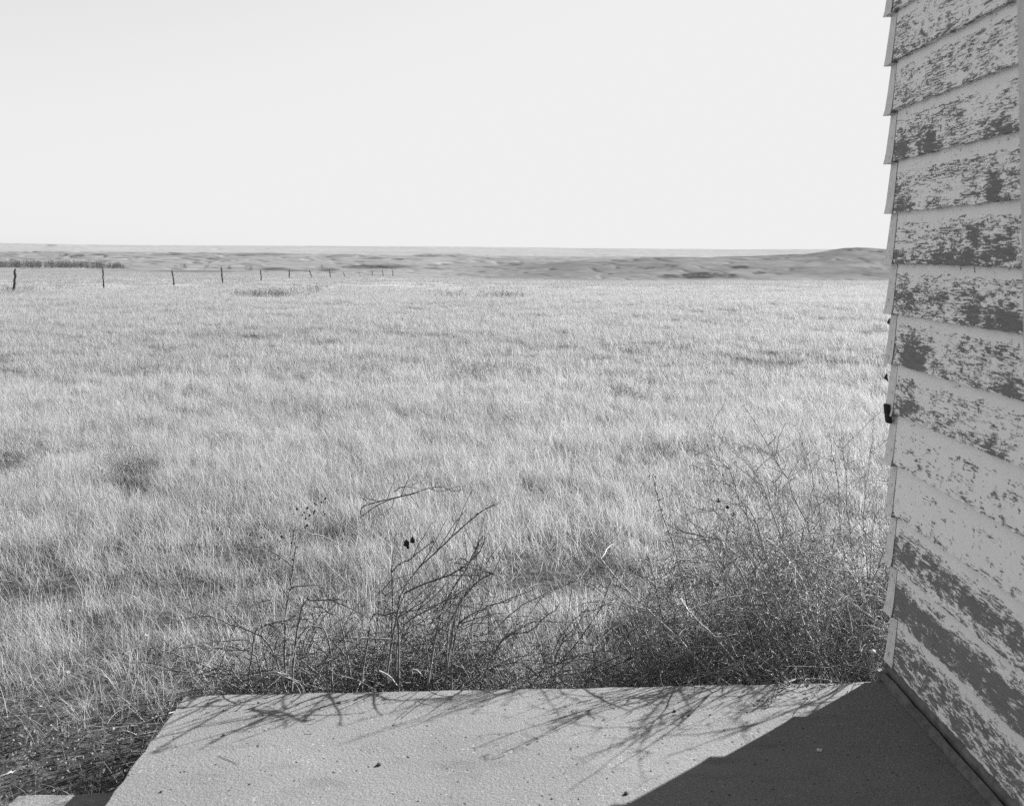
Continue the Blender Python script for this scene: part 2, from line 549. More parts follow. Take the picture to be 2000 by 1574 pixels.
tag(s, 'pale rough concrete porch slab in front of the clapboard wall', 'slab', kind='structure')
s2 = slab('concrete_step', [(-1.34, 1.0), (-.952, 1.0), (-.952, 2.475), (-1.245, 2.455)], -.09, -.34, MAT['concrete'], 2)
tag(s2, 'lower concrete step beside the slab at bottom left, striped by twig shadows', 'step', kind='structure')

# ------------------------------------------------------------------ house
house = empty('clapboard_house', (1.15, 2.93, 0))
tag(house, 'white clapboard house corner with badly peeling paint at right edge', 'house')
XW, YC, EXP, Z0, NB = 1.150, 2.93, .15, .045, 21
XB = 1.131      # butt of a board
PEEL = [(1790, 60, 40, 22, .45), (1870, 120, 30, 10, .4), (1860, 175, 60, 10, .35), (1900, 240, 25, 12, .4), (1830, 330, 60, 12, .4), (1830, 460, 30, 14, .35), (1880, 690, 40, 16, .35), (1870, 770, 26, 12, .45), (1765, 20, 25, 25, .55), (1760, 115, 20, 28, .5), (1805, 92, 48, 14, .6), (1850, 55, 25, 12, .55), (1930, 52, 38, 9, .5),
        (1950, 150, 45, 20, .7), (1840, 190, 18, 9, .5), (1790, 200, 28, 22, .42), (1760, 290, 20, 34, .9), (1812, 285, 24, 36, .95),
        (1955, 265, 36, 27, .95), (1952, 218, 20, 22, .6), (1872, 230, 24, 12, .6), (1757, 400, 16, 28, .9), (1800, 405, 34, 18, .5),
        (1900, 382, 26, 24, .6), (1943, 375, 18, 42, 1.1), (1905, 462, 28, 24, .9), (1962, 478, 36, 26, .8), (1885, 512, 85, 22, 1.05),
        (1762, 515, 20, 20, .8), (1770, 590, 27, 28, .85), (1836, 588, 30, 32, .65), (1900, 612, 26, 32, .95), (1962, 640, 42, 42, 1.1),
        (1785, 700, 30, 38, 1.1), (1972, 770, 32, 32, 1.0), (1905, 757, 18, 14, .6), (1830, 720, 20, 20, .4), (1770, 800, 27, 24, .8),
        (1850, 822, 44, 17, .55), (1930, 882, 44, 28, .8), (1925, 802, 44, 9, .55), (1990, 932, 18, 14, .7), (1790, 898, 32, 30, .42),
        (1855, 962, 44, 22, .45), (1955, 972, 34, 12, .55), (1800, 930, 22, 10, .55), (1772, 1078, 15, 22, .6)]
VBAND = {0: [(.0, .72, .62)], 1: [(.0, .62, .84)], 2: [(.12, .62, .72)], 3: [(0, .14, .4)], 4: [(0, .1, .3)]}
def board_mesh(k, y0, y1, ny, nv=8):
    r = random.Random(100 + k)
    zb = Z0 + EXP * k + r.uniform(-.003, .003)
    tilt = r.uniform(-.003, .003)
    wav = [r.uniform(-.0025, .0025) for _ in range(ny + 1)]
    V, uv, peel, crack = [], [], [], []
    for i in range(ny + 1):
        y = y0 + (y1 - y0) * i / ny
        dz = tilt * (y - YC) + wav[i]
        for j in range(nv + 1):
            v = j / nv
            z = zb + v * (EXP + .016) + dz * (1 - v)
            x = XB + v * .017
            V.append((x, y, z))
            uv.append((y + k * 3.71, z + k * .377))
            sx = 1000 + F * x / max(y, .3); sy = HY - (z - CAMZ) / max(y, .3) * F
            a = -.06 + .12 * (1 - v)
            if v < .06: a = max(a, .45)
            for (bx, by, rx, ry, s) in PEEL:
                d2 = ((sx - bx) / rx) ** 2 + ((sy - by) / ry) ** 2
                a = max(a, .86 * (s + .05) * math.exp(-d2 * .5))
            for (v0, v1, s) in VBAND.get(k, []):
                e = min((v - v0) / .2 + .5, (v1 - v) / .3 + .5)
                a = max(a, s * min(1, max(0, e)))
            if v > .74: a = min(a, .10 - 1.0 * (v - .74))
            peel.append(a); crack.append((.42 if k in (3, 4) else .62 if k == 5 else 1.0) * (1 if v < .7 else .35))
    F_ = []
    W = nv + 1
    for i in range(ny):
        for j in range(nv):
            a = i * W + j
            F_.append((a, a + 1, a + W + 1, a + W))
    # butt (underside) and back
    b0 = len(V)
    for i in range(ny + 1):
        x, y, z = V[i * W]
        V.append((XW + .002, y, z + .001)); uv.append((uv[i * W][0], uv[i * W][1] - .015)); peel.append(.3); crack.append(0)
    for i in range(ny): F_.append((b0 + i, i * W, (i + 1) * W, b0 + i + 1))
    for e in (0, ny):   # ends
        F_.append(tuple([e * W + j for j in range(W)] + [b0 + e]))
    return V, F_, uv, peel, crack
def make_board(name, k, y0, y1, ny, nv=8):
    V, F_, uv, peel, crack = board_mesh(k, y0, y1, ny, nv)
    o = mesh_obj(name, V, F_, MAT['paint'], house, False, {'peel': peel, 'crack': crack})
    me = o.data
    ul = me.uv_layers.new(name='board')
    for lp in me.loops: ul.data[lp.index].uv = uv[lp.vertex_index]
    bm = bmesh.new(); bm.from_mesh(me); bmesh.ops.recalc_face_normals(bm, faces=bm.faces); bm.to_mesh(me); bm.free()
    return o
YD = 2.095     # door casing
for k in range(NB):
    o = make_board('clapboard', k, YD, YC, 44 if k < 15 else 10)
    make_board('clapboard', k, -2.6, 1.06, 24, 3)
def box(bm, x0, x1, y0, y1, z0, z1):
    v = [bm.verts.new((x, y, z)) for z in (z0, z1) for y in (y0, y1) for x in (x0, x1)]
    for f in ((0, 2, 3, 1), (4, 5, 7, 6), (0, 1, 5, 4), (2, 6, 7, 3), (0, 4, 6, 2), (1, 3, 7, 5)):
        bm.faces.new([v[i] for i in f])
HT = Z0 + EXP * NB
bm = bmesh.new(); box(bm, XW + .0005, 6.5, -2.62, YC - .002, -.34, HT); bm_obj('wall', bm, MAT['bare'], house)
# siding of the far side: same lapped profile
bm = bmesh.new()
for k in range(NB):
    z = Z0 + EXP * k
    p = [(YC - .001, z), (YC + .018, z), (YC + .003, z + EXP), (YC - .001, z + EXP)]
    a = [bm.verts.new((XW - .004, y, zz)) for y, zz in p]; b = [bm.verts.new((6.5, y, zz)) for y, zz in p]
    for i in range(4): bm.faces.new((a[i], a[(i + 1) % 4], b[(i + 1) % 4], b[i]))
    bm.faces.new(a[::-1]); bm.faces.new(b)
bm_obj('siding', bm, MAT['metal'], house)
# metal corner caps, one at the end of each course
for k in range(NB):
    r = random.Random(500 + k)
    zb = Z0 + EXP * k - .004 + r.uniform(-.003, .003); zt = zb + EXP + .004
    wd = .040 + r.uniform(-.004, .004)
    fl = .0175 + r.uniform(-.004, .004)
    bm = bmesh.new()
    rings = []
    kick = r.uniform(.001, .0045)
    for f_ in (0, .05, .12, .22, .4, .7, 1):
        k_ = kick * math.exp(-f_ / .11)
        xf = XB + .0165 * f_ - .0028 - k_ + r.uniform(-.0005, .0005)
        yb = YC + .005 + fl * (1 - f_) * .75 + k_
        rings.append([bm.verts.new(p_) for p_ in ((xf, YC - wd, zb + (zt - zb) * f_), (xf, yb, zb + (zt - zb) * f_), (XW + .03, yb, zb + (zt - zb) * f_), (XW + .03, YC - wd, zb + (zt - zb) * f_))])
    for a, b in zip(rings, rings[1:]):
        for i in range(4): bm.faces.new((a[i], a[(i + 1) % 4], b[(i + 1) % 4], b[i]))
    bm.faces.new(rings[0][::-1]); bm.faces.new(rings[-1])
    bm.faces.ensure_lookup_table()
    o = bm_obj('corner_cap', bm, MAT['cap'], house)
    o.data.materials.append(MAT['gap_shade'])  # shade of the gap between cap and boards, painted as a dark edge
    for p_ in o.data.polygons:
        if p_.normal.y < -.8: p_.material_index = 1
# casing and door, mostly outside the frame
bm = bmesh.new(); box(bm, XB - .006, XW + .01, YD - .115, YD + .006, 0, 2.15)
for v_ in bm.verts:      # the casing has racked out of plumb
    v_.co.y += .036 * v_.co.z
box(bm, XB - .006, XW + .01, 1.062, 1.175, 0, 2.15); box(bm, XB - .006, XW + .01, 1.062, YD + .05, 2.152, 2.27)
bm_obj('door_frame', bm, MAT['metal'], house)
bm = bmesh.new(); box(bm, XW - .006, XW + .03, 1.177, YD - .117, .02, 2.148)
for (a, b) in ((.2, .75), (.95, 1.45), (1.6, 2.05)): box(bm, XW - .012, XW + .01, 1.28, YD - .22, a, b)
door = bm_obj('door', bm, MAT['metal'], house)
for k in range(15, NB): make_board('clapboard', k, 1.062, YD - .002, 8, 3)
# sill ledge along the foot of the wall, split and worn
def strip(name, prof, y0, y1, mat, seed, n=26, jit=.003):
    r = random.Random(seed)
    V, Fc = [], []
    m = len(prof)
    for i in range(n + 1):
        y = y0 + (y1 - y0) * i / n
        for (x, z) in prof: V.append((x + r.uniform(-jit, jit), y, z + r.uniform(-jit, jit) * .5))
    for i in range(n):
        for j in range(m):
            Fc.append((i * m + j, i * m + (j + 1) % m, (i + 1) * m + (j + 1) % m, (i + 1) * m + j))
    Fc.append(tuple(range(m))); Fc.append(tuple(n * m + j for j in range(m))[::-1])
    o = mesh_obj(name, V, Fc, mat, house)
    bm = bmesh.new(); bm.from_mesh(o.data); bmesh.ops.recalc_face_normals(bm, faces=bm.faces); bm.to_mesh(o.data); bm.free()
    return o
strip('sill_board', [(1.100, .001), (1.103, .016), (1.116, .020), (1.119, .001)], -2.5, 2.945, MAT['bare'], 3, 110, .0022)
strip('base_board', [(1.128, .001), (1.124, .030), (1.134, .043), (1.152, .043), (1.152, .001)], -2.5, 2.938, MAT['bare'], 4, 110, .0015)
bm = bmesh.new(); box(bm, 1.102, 1.15, 2.912, 2.932, -.3, .019); bm_obj('corner_block', bm, MAT['bare'], house)
# small rusted bracket on the corner, split wood at two caps
bm = bmesh.new()
c = px(1737, 808, 2.905)
box(bm, c.x - .009, c.x + .006, 2.9, 2.925, c.z - .029, c.z + .028)
for v_ in bm.verts: v_.co.x += (v_.co.z - c.z) * -.12
bmesh.ops.bevel(bm, geom=list(bm.edges), offset=.003, segments=1, affect='EDGES')
tag(bm_obj('bracket', bm, MAT['darkmetal'], house), 'small dark iron bracket on the corner')
for (x, y) in ((1741, 630), (1735, 738), (1747, 1238)):
    c = px(x, y, 2.945); t = Tubes()
    t.add([c + Vector((0, 0, -.01)), c + Vector((-.006, .004, 0)), c + Vector((-.002, .006, .012))], [.002, .006, .002], 5)
    t.build('nail', MAT['darkmetal'], house)
# roof
bm = bmesh.new()
rv = [(.98, -2.8, HT), (.98, YC + .2, HT), (6.7, YC + .2, HT), (6.7, -2.8, HT), (3.84, -2.8, HT + 1.7), (3.84, YC + .2, HT + 1.7)]
v = [bm.verts.new(p) for p in rv]
for f in ((0, 1, 5, 4), (2, 3, 4, 5), (0, 4, 3), (1, 2, 5), (0, 3, 2, 1)): bm.faces.new([v[i] for i in f])
bm_obj('roof', bm, MAT['roof'], house)

# ------------------------------------------------------------------ fence along the far side of the field
fence = empty('wire_fence', tuple(px(27, 577, 40)))
tag(fence, 'line of leaning dark wooden fence posts crossing the far field', 'fence')
POSTS = [(27, 577, 525, 40, 3, .055, 'thick crooked post'), (203, 565, 523, 51, -2, .045, 'weathered pale-topped post'), (341, 563, 527, 57, -5, .05, None),
         (436, 556, 521, 64, -4, .055, None), (511, 553, 527, 77, -2, .05, None), (565, 549, 526, 90, 0, .055, None), (611, 549, 527, 95, -7, .05, 'post leaning sharply left'),
         (646, 545, 526, 106, -2, .055, None), (675, 544, 531, 118, -5, .05, None), (705, 545, 532, 122, -4, .035, None), (727, 544, 529, 126, 0, .05, None),
         (749, 544, 527, 132, -2, .055, None), (768, 543, 528, 138, -1, .06, None)]
tops = []
for i, (x, yb, yt, D, lean, rad, lab) in enumerate(POSTS):
    b = px(x, yb, D)
    b.z = float(ground_z(b.x, b.y))
    top = px(x + lean * 1.0, yt, D)
    b.z -= .1
    n = 8
    r = random.Random(i)
    pts = [b.lerp(top, k / (n - 1)) + Vector((r.uniform(-.018, .018) * (2.2 if i == 0 else 1), r.uniform(-.02, .02), 0)) for k in range(n)]
    t = Tubes(); t.add(pts, [rad * r.uniform(.85, 1.15) for _ in range(n - 1)] + [rad * .55], 7)
    o = t.build('post', MAT['postwood'], fence)
    if lab: o['label'] = lab
    tops.append((b, top))
for f in (.45, .68, .92):
    t = Tubes()
    for (a, b) in zip(tops, tops[1:]):
        p = a[0].lerp(a[1], f); q = b[0].lerp(b[1], f)
        mid = p.lerp(q, .5); mid.z -= .04
        t.add([p, mid, q], .0022, 3)
    t.build('wire', MAT['wire'], fence)

# ------------------------------------------------------------------ far trees
def bare_tree(t, base, h, r):
    """leafless tree: trunk, limbs and a haze of branchlets"""
    k = h * .011
    top = base + Vector((r.uniform(-.08, .08) * h, 0, h))
    t.add([base, base.lerp(top, .5), top], [k * 1.6, k, k * .3], 4)
    for _ in range(15):
        f = r.uniform(.02, .85); p = base.lerp(top, f)
        a = r.uniform(0, 6.28); L = h * (.95 - f) * r.uniform(.35, .75)
        q = p + Vector((math.cos(a) * L * .95, math.sin(a) * L * .6, L * .7))
        t.add([p, p.lerp(q, .5) + Vector((0, 0, -.05 * L)), q], [k * .7, k * .45, k * .2], 3)
        for _ in range(4):
            g = r.uniform(.3, 1); s_ = p.lerp(q, g); a2 = r.uniform(0, 6.28); l2 = L * r.uniform(.25, .5)
            t.add([s_, s_ + Vector((math.cos(a2) * l2 * .6, math.sin(a2) * l2 * .6, l2 * .7))], [k * .35, k * .2], 3)
r = random.Random(11)
t = Tubes()
for i in range(760):
    x = r.uniform(-250, 236) if i < 725 else r.uniform(210, 240)
    D = r.uniform(540, 720)
    p = px(x, 0, D); p.z = float(ground_z(p.x, p.y)) - .3
    env = 1 if x < 200 else .75
    bare_tree(t, p, r.uniform(2.2, 6.3) * env, r)
o = t.build('treeline', MAT['far_tree'], smooth=False)
tag(o, 'far belt of bare dark trees at the foot of the hills on the left', 'treeline', kind='stuff')
FARB = [(357, 526, 4.5, 'round bare shrub beyond the third fence post'), (402, 526, 4.0, 'low bare shrub between the third and fourth fence posts'),
        (446, 524, 4.2, 'bare shrub just past the fourth fence post'), (488, 526, 4.6, 'bare shrub before the fifth fence post'),
        (627, 517, 3.6, 'small lone tree above the leaning seventh post'), (672, 519, 3.4, 'small lone tree above the ninth fence post')]
for i, (x, y, h, lab) in enumerate(FARB):
    D = 620 if y > 520 else 900
    p = px(x, y, D); p.z = float(ground_z(p.x, p.y)) - .2
    root = empty('bare_shrub' if y > 520 else 'bare_tree', tuple(p))
    tag(root, lab, 'shrub' if y > 520 else 'tree', 'bare shrubs and trees in the far valley')
    for j in range(4):
        t = Tubes(); bare_tree(t, p + Vector((r.uniform(-2.2, 2.2), r.uniform(-2, 2), 0)), h * r.uniform(.7, 1.05), r)
        t.build('trunk', MAT['far_tree'], root, False)

# ------------------------------------------------------------------ grass: clump meshes, planted by geometry nodes
def clump_mesh(name, nb, radius, hmin, hmax, width, lean, spread, mat, seed, segs=4, flat=0.0, seed_heads=.25):
    g = np.random.default_rng(seed)
    a = g.random(nb) * 2 * np.pi; rr = radius * np.sqrt(g.random(nb))
    bx, by = rr * np.cos(a), rr * np.sin(a)
    h = hmin + (hmax - hmin) * g.random(nb) ** 1.3
    da = g.random(nb) * 2 * np.pi
    sp = spread * (.25 + g.random(nb))
    dx = np.cos(da) * sp - lean * (.6 + .8 * g.random(nb)); dy = np.sin(da) * sp * .8
    curl = .15 + .75 * g.random(nb) ** 1.5
    fl = g.random(nb) < flat
    dx = np.where(fl, dx * 3.0, dx); dy = np.where(fl, dy * 3.0, dy); hz = np.where(fl, .25, 1.0)
    wa = g.random(nb) * np.pi
    wx, wy = np.cos(wa), np.sin(wa)
    head = g.random(nb) < seed_heads
    w0 = width * (.6 + .8 * g.random(nb))
    s = np.linspace(0, 1, segs + 1)
    V = np.zeros((nb, segs + 1, 2, 3))
    for i, t in enumerate(s):
        hx = (dx * (t * .7 + curl * t * t)) * h; hy = (dy * (t * .7 + curl * t * t)) * h
        z = h * hz * (t - .22 * curl * t * t * (1 + 2 * np.abs(dx)))
        wt = np.where(head, np.where(t > .7, .9 * (1.15 - t) / .45 + .25, .5), (1 - t) ** .6 * .9 + .1) * w0 * .5
        if t == 1: wt = wt * .25
        for k, sg in enumerate((-1, 1)):
            V[:, i, k, 0] = bx + hx + sg * wx * wt
            V[:, i, k, 1] = by + hy + sg * wy * wt
            V[:, i, k, 2] = z - .01
    base = (np.arange(nb) * (segs + 1) * 2)[:, None] + (np.arange(segs) * 2)[None, :]
    q = np.stack([base, base + 1, base + 3, base + 2], -1).reshape(-1, 4)
    tone = np.repeat(.58 + .62 * g.random(nb), (segs + 1) * 2)
    me_o = mesh_obj(name, V.reshape(-1, 3), q, mat, None, False, {'tone': tone})
    C.objects.unlink(me_o)
    return me_o


def planted(name, variants, P, rotz, scale, idx, mat, label, tilt=None):
    """one object: points carrying rotation, scale and variety, turned into grass by geometry nodes"""
    coll = bpy.data.collections.new(name + '_variants')
    for v in variants: coll.objects.link(v)
    me = bpy.data.meshes.new(name)
    n = len(P)
    me.vertices.add(n); me.vertices.foreach_set('co', np.asarray(P, np.float32).ravel())
    rot = np.zeros((n, 3), np.float32); rot[:, 2] = rotz
    if tilt is not None: rot[:, :2] = tilt
    at = me.attributes.new('rot', 'FLOAT_VECTOR', 'POINT'); at.data.foreach_set('vector', rot.ravel())
    at = me.attributes.new('scl', 'FLOAT_VECTOR', 'POINT'); at.data.foreach_set('vector', np.asarray(scale, np.float32).ravel())
    at = me.attributes.new('idx', 'INT', 'POINT'); at.data.foreach_set('value', np.asarray(idx, np.int32))
    me.materials.append(mat)
    o = bpy.data.objects.new(name, me); C.objects.link(o)
    ng = bpy.data.node_groups.new(name, 'GeometryNodeTree')
    ng.interface.new_socket('Geometry', in_out='INPUT', socket_type='NodeSocketGeometry')
    ng.interface.new_socket('Geometry', in_out='OUTPUT', socket_type='NodeSocketGeometry')
    gi = ng.nodes.new('NodeGroupInput'); go = ng.nodes.new('NodeGroupOutput')
    ip = ng.nodes.new('GeometryNodeInstanceOnPoints')
    ci = ng.nodes.new('GeometryNodeCollectionInfo')
    ci.inputs['Collection'].default_value = coll
    ci.inputs['Separate Children'].default_value = True
    ci.inputs['Reset Children'].default_value = True
    def named(nm, typ):
        a = ng.nodes.new('GeometryNodeInputNamedAttribute'); a.data_type = typ; a.inputs['Name'].default_value = nm
        return a.outputs['Attribute']
    e2r = ng.nodes.new('FunctionNodeEulerToRotation')
    ng.links.new(named('rot', 'FLOAT_VECTOR'), e2r.inputs[0])
    ng.links.new(gi.outputs[0], ip.inputs['Points'])
    ng.links.new(ci.outputs[0], ip.inputs['Instance'])
    ip.inputs['Pick Instance'].default_value = True
    ng.links.new(named('idx', 'INT'), ip.inputs['Instance Index'])
    ng.links.new(e2r.outputs[0], ip.inputs['Rotation'])
    ng.links.new(named('scl', 'FLOAT_VECTOR'), ip.inputs['Scale'])
    ng.links.new(ip.outputs[0], go.inputs[0])
    md = o.modifiers.new('plant', 'NODES'); md.node_group = ng
    tag(o, label, 'grass', kind='stuff')
    return o


def in_slab(X, Y, m=0.0):
    a = (X > -.955 - m) & (X < 1.2) & (Y < 2.83 + (X + .945) * .043 + m)
    b = (X > 1.06) & (Y < 2.98 + m)
    c = (X > -1.35 - m) & (Y < 2.49 + m)
    return a | b | c


def scatter(n, y0, y1, margin=1.12, power=1.0):
    """points over the wedge of field seen between two depths"""
    g = rng
    Y = np.sqrt(y0 ** 2 + (y1 ** 2 - y0 ** 2) * g.random(n))
    X = (g.random(n) * 2 - 1) * Y * (1000 / F) * margin
    # uniform over the wedge: extra strip beside it for nearby viewpoints
    X = X + np.sign(X) * 0
    return X, Y


# patchiness of the field: darker, thinner places the photograph shows (column, row, rx, ry, strength)
THIN = [(60, 1160, 170, 35, 0.90), (300, 1165, 170, 30, 0.70), (420, 1230, 90, 35, 0.70), (700, 1080, 60, 14, 0.54), (570, 1140, 60, 14, 0.80), (1040, 1100, 60, 16, 0.80),
        (1080, 1160, 170, 30, 0.75), (960, 1140, 60, 20, 0.70), (260, 945, 50, 42, 0.80), (15, 910, 60, 50, 0.85), (120, 880, 120, 25, 0.55), (1500, 1150, 260, 130, 0.70), (460, 1060, 40, 20, 0.42), (110, 1495, 330, 66, 1.00), (330, 1230, 120, 22, .8), (160, 1240, 60, 16, .6), (880, 1210, 60, 20, .5),
        (700, 610, 10, 5, 0.12), (1240, 900, 130, 30, 0.30), (940, 830, 120, 25, 0.24), (250, 1290, 80, 60, 0.30), (1240, 790, 30, 12, 0.30), (270, 745, 40, 10, 0.30), (40, 690, 60, 10, 0.18)]
def thin(X, Y, Z):
    sx = 1000 + F * X / Y; sy = HY - (Z - CAMZ) / Y * F
    a = np.zeros_like(X)
    for (x, y, rx, ry, s_) in THIN:
        a = np.maximum(a, s_ * np.clip(1.4 - np.hypot((sx - x) / rx, (sy - y) / ry), 0, 1))
    return np.clip(a, 0, 1)

st, th = MAT['straw'], MAT['thatch']
near_v = [clump_mesh('tuft', 38, .06, .05, .17, .0014, .30, .42, st, 10 + i, 5, .05, .35) for i in range(8)] + \
         [clump_mesh('tuft', 34, .08, .04, .14, .0014, .24, .8, st, 30 + i, 5, .35) for i in range(5)]
thatch_v = [clump_mesh('tuft', 44, .10, .05, .16, .0019, .12, .9, th, 50 + i, 5, .6, .05) for i in range(6)] + \
           [clump_mesh('tuft', 30, .10, .05, .15, .0020, .1, 1.0, st, 60 + i, 5, .65, .05) for i in range(5)]
mid_v = [clump_mesh('tuft', 200, .22, .04, .145, .0028, .30, .46, MAT['straw_mid'], 80 + i, 4, .1, .35) for i in range(8)]
far_v = [clump_mesh('tuft', 190, .9, .05, .15, .0095, .30, .40, MAT['straw_far'], 110 + i, 3) for i in range(6)]

def plant(name, variants, n, y0, y1, label, mat, gap, szmin, szmax, thin_pow=1.0, hz=(.8, 1.25), dens=None, margin=1.15):
    X, Y = scatter(n, y0, y1, margin)
    Z = ground_z(X, Y)
    keep = ~in_slab(X, Y, gap)
    t_ = thin(X, Y, Z)
    patch = fbm(X * .8, Y * .8, 3)
    fine = fbm(X * 3.1 + 50, Y * 2.2, 3) + .35 * (fbm(X * 5.0, Y * 4.0 + 9, 2) - .36) * np.clip((6.5 - Y) / 2, 0, 1)
    keep &= rng.random(len(X)) > t_ * thin_pow
    keep &= rng.random(len(X)) < np.clip(.62 + .8 * (patch - .40) + 1.6 * (fine - .42), .2, 1)
    if dens is not None: keep &= rng.random(len(X)) < dens(X, Y)
    X, Y, Z, t_, patch = X[keep], Y[keep], Z[keep], t_[keep], patch[keep]
    k = len(X)
    s0 = szmin + (szmax - szmin) * rng.random(k)
    hh = (hz[0] + (hz[1] - hz[0]) * rng.random(k)) * (.84 + .3 * np.clip(patch, 0, .9)) * (1 - .45 * t_)
    scl = np.stack([s0, s0, s0 * hh], -1)
    return planted(name, variants, np.stack([X, Y, Z], -1), rng.normal(0, .55, k), scl, rng.integers(0, len(variants), k), mat, label,
                   rng.normal(0, .06, (k, 2)))

nearden = lambda X, Y: np.clip((Y - 2.9) / 2.6, .12, 1) * np.clip((12.5 - Y) / 4.5, 0, 1)
midden = lambda X, Y: np.clip((Y - 7.0) / 5, 0, 1) * np.clip((52 - Y) / 14, 0, 1)
farden = lambda X, Y: np.clip((Y - 36) / 14, 0, 1)
plant('prairie_grass', near_v, 52000, 2.2, 12.5, 'pale dry bunch grass leaning left in the near field', st, .10, .85, 1.25, 1.0, dens=nearden)
plant('dead_grass', thatch_v, 11500, 2.2, 9.5, 'grey tangled dead grass at the edge of the slab', th, .04, .8, 1.2, 1.25)
plant('prairie_grass', mid_v, 32000, 7.0, 52, 'pale dry grass across the middle of the field', st, .05, .9, 1.3, .8, dens=midden)
plant('prairie_grass', far_v, 17500, 36, 185, 'pale dry grass on the far side of the field', st, .05, .9, 1.3, .8, dens=farden)

# ------------------------------------------------------------------ shrubs
def curved(base, direction, length, droop, r, n=9, wob=.03):
    p = np.array(base, float); d = np.array(direction, float); d /= np.linalg.norm(d)
    pts = [p.copy()]
    for i in range(n - 1):
        d = d + np.array([r.gauss(0, wob * 3), r.gauss(0, wob * 3), r.gauss(0, wob * 2) - droop / n])
        d /= np.linalg.norm(d)
        p = p + d * length / (n - 1)
        p[2] = max(p[2], -.2)
        pts.append(p.copy())
    return np.array(pts)


def nubs(t, pts, rad, r, step=.018, size=.006):
    L = np.linalg.norm(pts[-1] - pts[0])
    for k in range(int(L / step)):
        f = r.random() * (len(pts) - 1.001); i = int(f)
        p = pts[i] + (pts[i + 1] - pts[i]) * (f - i)
        d = np.array([r.gauss(0, 1), r.gauss(0, 1), r.gauss(0, 1) + .4]); d /= np.linalg.norm(d)
        t.add([p, p + d * size * r.uniform(.7, 1.6)], [rad * .75, rad * .35], 3)


# low thorny shrub at the middle of the slab edge
HERO = [([(778, 1345), (779, 1240), (781, 1165), (849, 1084), (938, 1005), (975, 987)], 3.05, .0042),
        ([(740, 1330), (778, 1190), (832, 1138), (890, 1111), (931, 1080), (946, 1050)], 3.02, .0045),
        ([(820, 1330), (850, 1220), (873, 1169), (917, 1104), (944, 1053)], 2.99, .0045),
        ([(870, 1330), (880, 1240), (910, 1165), (935, 1125), (945, 1055)], 3.04, .0038),
        ([(760, 1330), (768, 1200), (771, 1121), (802, 1094), (846, 1060)], 3.10, .0038),
        ([(556, 1330), (553, 1209), (560, 1138), (574, 1050)], 3.10, .0048),
        ([(560, 1300), (584, 1199), (611, 1170), (659, 1172), (696, 1168)], 2.98, .0045),
        ([(700, 1320), (720, 1220), (750, 1196), (790, 1190), (850, 1178)], 3.02, .004),
        ([(860, 1320), (883, 1226), (924, 1145), (958, 1118), (972, 1121)], 2.98, .0045),
        ([(880, 1330), (890, 1240), (951, 1196), (1010, 1182)], 2.99, .0042),
        ([(480, 1325), (499, 1240), (516, 1213), (557, 1209)], 3.0, .004),
        ([(590, 1330), (520, 1262), (430, 1215), (372, 1188)], 2.97, .0042),
        ([(770, 1330), (788, 1240), (863, 1179), (910, 1162)], 3.06, .004),
        ([(660, 1330), (640, 1250), (610, 1225), (570, 1262)], 2.98, .0042),
        ([(640, 1340), (560, 1322), (470, 1318), (400, 1312)], 2.96, .0042),
        ([(900, 1330), (960, 1265), (1020, 1230), (1080, 1180)], 3.0, .0038),
        ([(1085, 1345), (1090, 1260), (1120, 1200)], 3.05, .0036),
        ([(520, 1340), (500, 1300), (460, 1270), (400, 1262)], 3.0, .004),
        ([(690, 1335), (672, 1240), (650, 1200), (612, 1190)], 3.12, .004)]
shrub = empty('thorny_shrub', tuple(px(720, 1345, 3.05)))
tag(shrub, 'low dark thorny shrub with arching stems at the middle of the slab edge', 'shrub')
r = random.Random(21)
for ctrl, Y0_, rad in HERO:
    c3 = [px(x, y, Y0_ + r.uniform(-.03, .03) + .02 * i) for i, (x, y) in enumerate(ctrl)]
    c3[0].z = -.24
    rad *= .82
    pts = spline([tuple(p) for p in c3], 16)
    pts[1:] += np.cumsum(np.array([[r.gauss(0, .003), r.gauss(0, .004), r.gauss(0, .0025)] for _ in range(15)]), axis=0)
    t = Tubes(); t.add(pts, np.linspace(rad, rad * .45, 16), 5)
    nubs(t, pts, rad * .75, r, .012, .009)
    for _ in range(5):
        i = r.randrange(4, 14); d = pts[i + 1] - pts[i] + np.array([r.gauss(0, .03), r.gauss(0, .03), r.gauss(.01, .025)])
        tw = curved(pts[i], d, r.uniform(.06, .2), r.uniform(-.3, .5), r, 6)
        t.add(tw, np.linspace(rad * .6, rad * .25, 6), 4); nubs(t, tw, rad * .5, r, .012, .008)
    t.build('stem', MAT['stem_dark'], shrub)
t = Tubes()
for _ in range(430):
    bx = r.choice([r.gauss(-.55, .17), r.gauss(-.25, .17), r.uniform(-.9, .15)])
    b = (bx, (2.96 if bx < -.5 else 3.09) + .38 * r.random() ** 1.2, -.23)
    a = r.uniform(0, 6.28)
    L = r.uniform(.20, .52)
    pts = curved(b, (math.cos(a) * .75 - .1, math.sin(a) * .4, r.uniform(.5, 1.4)), L, r.uniform(.3, 2.2), r, 8, .06)
    if r.random() < .15: pts[:, 1] -= .02
    rad = r.uniform(.0013, .0028)
    t.add(pts, np.linspace(rad, rad * .5, 8), 4); nubs(t, pts, rad * .8, r, .010, .008)
    for _ in range(3):
        i = r.randrange(2, 7)
        tw = curved(pts[i], (r.gauss(0, 1), r.gauss(0, .7), r.gauss(.3, .6)), r.uniform(.05, .15), .6, r, 5)
        t.add(tw, np.linspace(rad * .7, rad * .3, 5), 3); nubs(t, tw, rad * .6, r, .014, .006)
o = t.build('twigs', MAT['stem_dark'], shrub); o['kind'] = 'stuff'
